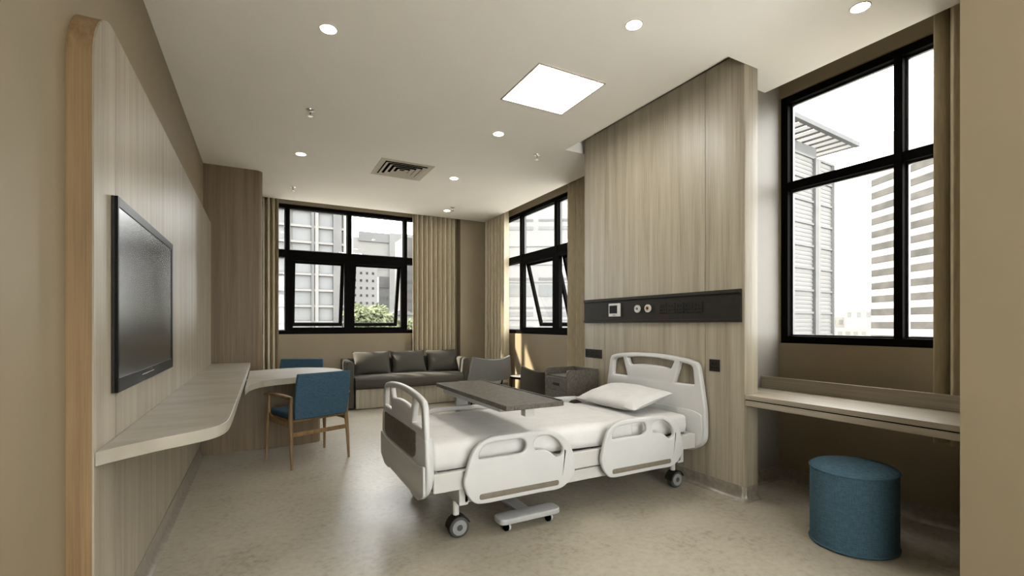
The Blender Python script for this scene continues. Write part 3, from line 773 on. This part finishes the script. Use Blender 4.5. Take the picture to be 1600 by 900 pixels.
# ---------------------------------------------------------------- lounge chairs and round side table
def make_lounge(label, mat):
    t = thing('lounge_chair', label, 'chair', group='grey lounge chairs')
    bk = MB(); rings = []
    for k in range(9):
        h = k/8; z = .415+.355*h
        hw = .38-.055*h; lean = -.05*h
        us = [-1+2*i/12 for i in range(13)]
        def pt(u, off):
            cv = -.10*(1-u*u)
            dip = -.05*(1-u*u)*h*h - .02*(1-u*u)*(1-h)
            return (u*hw, lean+cv+off, z+dip)
        rings.append([pt(u, -.028) for u in us]+[pt(u, .028) for u in us[::-1]])
    link('backrest', bk.loops(rings), mat, t, bevel=.008, smooth=50)
    q = rounded([(-.36, -.02), (.36, -.02), (.34, .54), (-.34, .54)], [.08, .08, .12, .12], 6)
    m = MB(); m.loops([[(x*.97, y*.99, .245) for x, y in q], [(x, y, .26) for x, y in q], [(x, y, .325) for x, y in q], [(x*.96, y*.98, .345) for x, y in q]])
    link('seat', m, mat, t, smooth=60)
    for s in (-1, 1):
        link('back_post', MB().tube([(s*.18, .02, .26), (s*.18, -.06, .36), (s*.18, -.085, .435)], .012, 10), 'black_aluminium', t)
        link('leg', MB().tube([(s*.31, .03, 0), (s*.27, .06, .25)], [.009, .013], 10), 'black_aluminium', t)
        link('leg', MB().tube([(s*.31, .50, 0), (s*.27, .46, .25)], [.009, .013], 10), 'black_aluminium', t)
    return t
c1 = make_lounge('grey lounge chair with a curved back, its back to the viewer beside the sofa', 'grey_cloth_light')
c1.location = (3.06, 6.42, 0); c1.rotation_euler = (0, 0, math.radians(6))
c2 = make_lounge('lounge chair with shade darkened into its cloth, half hidden behind the bedside cabinet', 'grey_cloth_shaded')
c2.location = (2.88, 4.47, 0); c2.rotation_euler = (0, 0, math.radians(-58))
t = thing('side_table', 'small round table with thin black legs between the lounge chairs', 'table', (3.36, 5.82, 0))
link('table_top', MB().lathe([(.001, .496), (.235, .496), (.235, .503), (.001, .503)], 48), 'table_white', t)
link('rim', MB().lathe([(.22, .478), (.24, .478), (.24, .508), (.2355, .508), (.2355, .4955), (.22, .4955)], 48), 'black_aluminium', t)
for k in range(3):
    a = 2*PI*k/3+.5
    link('leg', MB().tube([(.23*math.cos(a), .23*math.sin(a), 0), (.21*math.cos(a), .21*math.sin(a), .48)], .007, 8), 'black_aluminium', t)

# ---------------------------------------------------------------- window desk and stool
t = thing('window_desk', 'long light oak desk fixed below the large right window', 'desk', (3.2, 1.5, 0))
def ndesk(mb, z0_, z1_, xi):
    return mb.prism([(xi-3.2, .822-1.5), (3.484-3.2, .822-1.5), (3.484-3.2, 2.306-1.5), (3.15-3.2, 2.306-1.5), (3.15-3.2, 2.116-1.5), (xi-3.2, 2.116-1.5)], z0_, z1_)
link('desk_top', ndesk(MB(), .722, .753, 3.0), 'oak_long', t, bevel=.0015)
link('shadow_gap', ndesk(MB(), .715, .722, 3.006), 'void_black', t)
link('apron', ndesk(MB(), .677, .715, 3.0), 'oak_long', t, bevel=.0015)
link('upstand', MB().box(3.464-3.2, 3.484-3.2, .822-1.5, 2.306-1.5, .753, .845), 'oak_long', t, bevel=.002)
t = thing('stool', 'round blue upholstered stool standing in front of the window desk', 'stool', (2.98, 1.425, 0))
sx, sy = .225, .205
link('body', MB().lathe([(1.0, .012), (1.0, .425)], 64, sx=sx, sy=sy), 'blue_cloth_dark', t, 60)
link('seat_pad', MB().lathe([(1.0, .425), (1.0, .432), (.94, .444), (.7, .456), (.4, .462), (.02, .464)], 64, sx=sx, sy=sy), 'blue_cloth_dark', t, 60)
for z in (.428, .012):
    m = MB(); rings = []
    for k in range(64):
        a = 2*PI*k/64; c_ = Vector((math.cos(a)*sx, math.sin(a)*sy, z)); nrm = Vector((math.cos(a), math.sin(a), 0))
        rings.append([c_+nrm*.006*math.cos(b)+Vector((0,0,.006*math.sin(b))) for b in [2*PI*i/8 for i in range(8)]])
    rings.append(rings[0])
    m.loops(rings, cap=False); bmesh.ops.remove_doubles(m.bm, verts=m.bm.verts, dist=1e-6)
    link('piping', m, 'blue_cloth_dark', t, 60)
link('plinth', MB().lathe([(.95, 0), (.95, .014)], 48, sx=sx, sy=sy), 'socket_black', t)

# ---------------------------------------------------------------- bed-head service unit and sockets
t = thing('service_panel', 'long black bed-head service panel fixed across the oak panel', 'service panel', (3.0, 3.048, 1.384))
prof = [(0, -.118), (-.022, -.118), (-.024, -.116), (-.024, -.097), (-.014, -.092), (-.014, .088), (-.025, .093), (-.025, .116), (-.023, .119), (0, .119)]
m = MB(); m.loops([[(x, y, z) for x, z in prof] for y in (-.907, .907)])
link('housing', m, 'black_plastic', t, bevel=.0008)
for y in (-.909, .907): link('end_cap', MB().box(-.014, 0, y, y+.002, -.116, .116), 'black_plastic', t)
XF = -.014
def on_unit(y): return y-3.048
mo = link('nurse_call_monitor', MB().box(XF-.016, XF, on_unit(3.39), on_unit(3.55), -.06, .066), 'white_plastic', t, bevel=.004); tag(mo, 'white nurse call monitor')
link('screen', MB().box(XF-.0175, XF-.016, on_unit(3.425), on_unit(3.536), -.030, .046), 'black_gloss', mo)
link('button', MB().box(XF-.0175, XF-.016, on_unit(3.45), on_unit(3.485), -.050, -.043), 'caster_grey', mo)
for y, mm in ((3.163, 'white_plastic'), (3.034, 'brass')):
    def ring(r0, r1, d0, d1):
        m = MB(); return m.loops([[(d, on_unit(y)+r*math.cos(2*PI*k/32), .006+r*math.sin(2*PI*k/32)) for k in range(32)] for r, d in ((r1, d0), (r1, d1), (r0, d1), (r0, d0), (r1, d0))], cap=False)
    g = link('gas_outlet', ring(.019, .034, XF, XF-.014), 'white_plastic', t)
    link('collar', ring(.013, .02, XF, XF-.017), mm, g); link('port', ring(.001, .0135, XF, XF-.006), 'void_black', g)
def socket_face(parent, X, yc, zc, w_, mat='socket_black', nm='socket'):
    s = link(nm, MB().box(X-.006, X, yc-w_/2, yc+w_/2, zc-w_/2, zc+w_/2), mat, parent, bevel=.002)
    for dy, dz, a, b in ((.016, .014, .003, .008), (-.012, .014, .003, .005), (.022, -.018, .004, .006), (.0, -.016, .006, .002), (-.022, -.016, .006, .002)):
        link('slot', MB().box(X-.0068, X-.006, yc+dy-a, yc+dy+a, zc+dz-b, zc+dz+b), 'void_black', s)
    return s
for k in range(5): socket_face(t, XF, on_unit(2.862-.089*k), .002, .085)
t = thing('socket_plate', 'single black socket plate on the oak panel right of the bed', 'socket', (3.0, 2.365, .941))
socket_face(t, 0, 0, 0, .09)
t = thing('socket_plate', 'row of three black sockets on the oak panel above the bedside cabinet', 'socket', (3.0, 3.818, .95))
for k in (-1, 0, 1): socket_face(t, 0, k*.09, 0, .088)

# ---------------------------------------------------------------- ceiling lights, vent, sprinklers
def downlight(label, x, y):
    t = thing('downlight', label, 'ceiling light', (x, y, CE), 0, 'round ceiling downlights')
    m = MB(); m.loops([[(r*math.cos(2*PI*k/36), r*math.sin(2*PI*k/36), z) for k in range(36)] for r, z in ((.046, -.0005), (.053, -.0005), (.053, -.003), (.048, -.005), (.046, -.004), (.046, -.0005))], cap=False); bmesh.ops.remove_doubles(m.bm, verts=m.bm.verts, dist=1e-6)
    link('trim', m, 'lamp_trim', t)
    link('lens', MB().lathe([(.001, -.0012), (.046, -.0012), (.046, -.0035), (.001, -.0035)], 36), 'lamp_glow', t)
for x, y, lab in ((.362, 3.094, 'downlight near the top left, first in front of the television panel'), (2.01, 2.164, 'downlight right of centre, nearest the square light panel on its near side'),
                  (3.055, 1.424, 'downlight in the top right corner above the window desk'), (2.009, 4.021, 'downlight just beyond the square light panel'),
                  (.365, 5.506, 'downlight left of the air vent'), (2.127, 5.51, 'downlight right of the air vent'), (2.631, 7.129, 'downlight farthest from the viewer near the far corner')):
    downlight(lab, x, y)
downlight('added fill downlight out of view behind the viewer', .362, .68); downlight('added fill downlight out of view behind the viewer', 2.009, .307)  # these and the next pair are added out of view as fill light
downlight('added fill downlight out of view behind the viewer', .362, -1.2); downlight('added fill downlight out of view behind the viewer', 2.009, -1.2)
t = thing('light_panel', 'large square glowing light panel in the ceiling above the bed', 'ceiling light', (2.0115, 3.089, CE))
m = MB(); a, b = .300, .287
for x0, x1, y0, y1 in ((-a, -b, -a, a), (b, a, -a, a), (-b, b, -a, -b), (-b, b, b, a)): m.box(x0, x1, y0, y1, -.008, -.0005)
link('frame', m, 'lamp_trim', t, bevel=.001)
link('diffuser', MB().box(-b, b, -b, b, -.004, -.0008), 'panel_glow', t)
t = thing('air_vent', 'square louvred air vent in the ceiling over the desk end of the room', 'air vent', (1.466, 5.505, CE))
m = MB(); a, b = .306, .245
for x0, x1, y0, y1 in ((-a, -b, -a, a), (b, a, -a, a), (-b, b, -a, -b), (-b, b, b, a)): m.box(x0, x1, y0, y1, -.006, -.0005)
link('frame', m, 'vent_paint', t, bevel=.002)
link('plenum', MB().box(-b, b, -b, b, -.0015, -.0006), 'void_black', t)
for k in range(4):
    o_ = .238-.058*k; i_ = o_-.036
    m = MB(); hi, lo = -.004, -.026
    q = [(-1,-1),(1,-1),(1,1),(-1,1)]
    rings = [[(x*o_, y*o_, hi-.001) for x, y in q], [(x*o_, y*o_, hi) for x, y in q], [(x*i_, y*i_, lo+.022) for x, y in q], [(x*i_, y*i_, lo+.021-.0) for x, y in q]]
    # sloping louvre ring: outer edge low, inner edge high
    rings = [[(x*o_, y*o_, -.020) for x, y in q], [(x*o_, y*o_, -.018) for x, y in q], [(x*i_, y*i_, -.002) for x, y in q], [(x*i_, y*i_, -.004) for x, y in q]]
    rings.append(rings[0]); m.loops(rings, cap=False); bmesh.ops.remove_doubles(m.bm, verts=m.bm.verts, dist=1e-6)
    link('louvre', m, 'vent_paint', t, smooth=20)
for x, y, lab in ((.363, 4.34, 'chrome ceiling sprinkler nearest the television side'), (2.627, 4.325, 'chrome ceiling sprinkler nearest the headboard panel'),
                  (.362, 6.874, 'chrome ceiling sprinkler near the left end of the far window'), (2.635, 6.893, 'chrome ceiling sprinkler near the far right corner beside a downlight')):
    t = thing('sprinkler', lab, 'sprinkler', (x, y, CE), 0, 'ceiling sprinklers')
    link('escutcheon', MB().lathe([(.001, -.0005), (.036, -.0005), (.034, -.006), (.016, -.01), (.001, -.01)], 24), 'chrome', t)
    link('stem', MB().lathe([(.009, -.01), (.009, -.03), (.004, -.034), (.004, -.05)], 14), 'chrome', t)
    link('deflector', MB().lathe([(.001, -.05), (.02, -.05), (.021, -.053), (.001, -.054)], 20), 'chrome', t)

# ---------------------------------------------------------------- city outside
tag(link('ground', MB().box(-150, 260, 9.5, 320, -9.0, -8.0).box(5, 260, -150, 9.5, -9.0, -8.0), 'street'), 'pale street ground far below the windows', 'ground', kind='structure')
def building(label, x, y, rz, w_, d_, z0_, z1_, wall):
    t = thing('building', label, 'building', (x, y, z0_), rz)
    link('wall', MB().box(-w_/2, w_/2, 0, d_, 0, z1_-z0_), wall, t)
    return t
def bands(t, w_, d_, z0_, zs, h, mat, nm='window_band', xs=None, side=None, proud=.06):
    for z in zs:
        for a, b in (xs or [(-w_/2+.3, w_/2-.3)]):
            link(nm, MB().box(a, b, -proud, .02, z-z0_, z-z0_+h), mat, t)
        if side == 'l': link(nm, MB().box(-w_/2-proud, -w_/2+.02, .3, d_-.3, z-z0_, z-z0_+h), mat, t)
        if side == 'r': link(nm, MB().box(w_/2-.02, w_/2+proud, .3, d_-.3, z-z0_, z-z0_+h), mat, t)
# A: gridded tower seen in the left half of the far window
G = -8
t = building('tall pale gridded tower filling the left half of the far window', 1.5, 45, 0, 10.7, 12, G, 26, 'facade_white')
for k in range(22):
    z = -7.1+1.41*k
    link('floor_ledge', MB().box(-5.35, 5.3, -.3, 0, z-G, z-G+.2), 'facade_white', t)
for k in range(15):
    z = -7.1+1.41*(k+3)
    for a, b in ((-5.1, .2), (.8, 2.3), (2.95, 4.1)):
        link('window', MB().box(a, b, -.05, .02, z+.25-G, z+1.35-G), 'glass_grey', t)
for x_, w2, mt_ in ((2.77, .28, 'facade_white'), (.5, .26, 'facade_white'), (4.5, .72, 'glass_dark'), (5.15, .26, 'facade_white'), (2.44, .24, 'glass_dark')):
    link('pilaster', MB().box(x_-w2/2, x_+w2/2, -.35, .02, 0, 33.5), mt_, t)
# B: white block with small square windows
t = building('white block with small dark square windows seen through the right vent', 10.05, 62, 0, 6.4, 8, G, 9.9, 'facade_bright')
for r in range(10):
    for x_ in (.40, 1.15, 1.89, 2.65):
        link('window', MB().box(x_-.13, x_+.13, -.05, .02, 8.96+.966*r, 9.26+.966*r), 'glass_smoke', t)
# C: broad pale hall with grey roof band behind
t = building('broad pale building with a grey roof band behind the white block', 25, 105, 0, 15.4, 12, G, 20.2, 'facade_white')
link('roof_band', MB().box(-6.6, .04, -.3, .1, 27.45, 29.5), 'facade_grey', t)
link('side_wing', MB().box(.04, 7.6, -.5, .1, 0, 29.7), 'facade_pale', t)
bands(t, 15.4, 12, G, [-2+2.2*k for k in range(9)], .8, 'facade_pale', xs=[(-7, -.5)])
# D: small grey block
t = building('small grey block beside the white block', 17.1, 75, 0, 1.65, 8, G, 8.8, 'facade_grey')
link('roof_house', MB().box(-.84, .84, -.1, .1, 15.1, 16.85), 'glass_dark', t)
for r in range(5):
    for k in range(3): link('window', MB().box(-.65+.5*k, -.4+.5*k, -.05, .02, 8.4+1.2*r, 8.9+1.2*r), 'glass_dark', t)
# E: low roofs
t = building('low pale house with a sloping roof to the right of the trees', 15.2, 57, 0, 2.9, 4, G, 2.5, 'facade_white')
link('roof', MB().strip([(-1.7, 10.4), (1.7, 10.4), (0, 11.2)], -.4, 6.2, 'y'), 'facade_grey', t)
t = building('dark grey strip of a farther tower at the right edge of the far window', 18.9, 67.5, 0, 1.4, 5, G, 14, 'facade_grey')
bands(t, 1.4, 5, G, [-4+1.4*k for k in range(12)], .5, 'glass_dark', xs=[(-.6, .6)])
# F: white offices with bands seen through the right rear window
t = building('white office block with horizontal window bands beyond the right rear window', 31.9, 51.9, math.radians(-31.5), 26, 12, G, 30, 'facade_bright')
for z, h, mt_ in ((14.7, .3, 'facade_grey'), (13.6, .45, 'glass_grey'), (7.0, .35, 'facade_grey'), (4.9, 1.5, 'glass_grey'), (3.3, .25, 'facade_grey'), (2.3, .6, 'glass_grey'), (17.4, .5, 'glass_grey'), (.2, .8, 'glass_grey')):
    for k in range(-2, 2):
        link('window_band', MB().box(k*5.2-.1, k*5.2+4.4, -.06, .02, z-G, z-G+h), mt_, t)
for z in (1.8, 6.7, 9.0, 11.4):
    link('floor_ledge', MB().box(-12.9, 12.9, -.1, 0, z-G, z-G+.08), 'facade_pale', t)
# G: louvred tower with a jutting roof, left half of the large window
t = building('pale louvred tower with a jutting slatted roof in the large window', 86.7, 49.6, math.radians(4.3), 22, 16, G, 32, 'facade_bright')
for k in range(10):
    z = -5+4.1*k
    link('floor_ledge', MB().box(-11, 11.1, -.3, 0, z-G, z-G+.4), 'facade_pale', t)
    for q in range(4):
        if z+3.4 < 32: link('louvre', MB().box(-11, 11, -.08, 0, z-G+1.0+.75*q, z-G+1.35+.75*q), 'facade_white', t)
for x_, w2, mt_ in ((4.8, 1.0, 'facade_white'), (3.8, .8, 'glass_dark'), (10.8, .4, 'facade_white')):
    link('pilaster', MB().box(x_-w2/2, x_+w2/2, -.6, .02, 0, 40), mt_, t)
link('roof_house', MB().box(-9, 6, .5, 12, 40, 42.6), 'facade_grey', t)
m = MB()
m.box(-12, 12.4, -4.2, -3.4, 42.8, 43.6); m.box(-12, 12.4, 6, 6.8, 42.8, 43.6)
for k in range(10): m.box(-12+2.6*k, -11.0+2.6*k, -3.4, 6, 42.9, 43.5)
link('roof_canopy', m, 'facade_grey', t)
# H: striped tower, right part of the large window
t = building('white tower with horizontal dark window stripes at the right of the large window', 59.8, 20.7, math.radians(-117.6), 18, 9, G, 23, 'facade_bright')
for k in range(15):
    z = -3.8+1.53*k
    link('window_band', MB().box(-8.95, 8.9, -.06, .02, z-G, z-G+.74), 'glass_smoke', t)
# I: low distant blocks
for k, (x, y, w2, h, lab) in enumerate(((176, 89, 9, 3.8, 'low distant cream block in the gap, half hidden by the louvred tower'), (171.5, 78.5, 11, 6.2, 'tallest of the distant cream blocks in the gap between the two towers'), (146, 70.2, 8, .2, 'lowest and nearest distant block in the gap between the two towers'))):
    t = building(lab, x, y, math.radians(-64), w2, 8, G, h, 'facade_white')
    for q in range(4): link('window', MB().box(-w2/2+.8+q*w2/4.4, -w2/2+1.8+q*w2/4.4, -.06, .02, h-G-2.6, h-G-1.0), 'facade_grey', t)
# trees below the far window
def tree(label, x, y, r, h, seed):
    rnd = random.Random(seed)
    t = thing('tree', label, 'tree', (x, y, G), 0, 'trees below the far window')
    link('trunk', MB().tube([(0, 0, 0), (.1, .05, h*.4), (.0, .1, h*.8)], [.28, .2, .08], 8), 'bark', t)
    bm = bmesh.new()
    blobs = [(rnd.uniform(-.7, .7)*r, rnd.uniform(-.6, .6)*r, h-r*.45+rnd.uniform(-.35, .42)*r, r*rnd.uniform(.32, .5)) for _ in range(12)]
    for k in range(3600):
        bx_, by_, bz_, br = blobs[k % 12]
        d = Vector((rnd.gauss(0,1), rnd.gauss(0,1), rnd.gauss(0,1))).normalized()*br*rnd.uniform(.7, 1.05)
        p = Vector((bx_, by_, bz_))+d
        a = Vector((rnd.uniform(-1,1), rnd.uniform(-1,1), rnd.uniform(-1,1))).normalized(); b = a.orthogonal().normalized()
        s_ = rnd.uniform(.14, .26)
        bm.faces.new([bm.verts.new(p+a*s_), bm.verts.new(p+b*s_*.55), bm.verts.new(p-a*s_), bm.verts.new(p-b*s_*.55)])
    m = MB.__new__(MB); m.bm = bm
    link('foliage', m, 'leaf_green', t)
tree('bushy green tree seen low in the right vent of the far window', 7.3, 36, 1.9, 10.2, 1)
tree('smaller green tree at the right edge of the far window', 11.2, 42, 1.7, 9.3, 2)
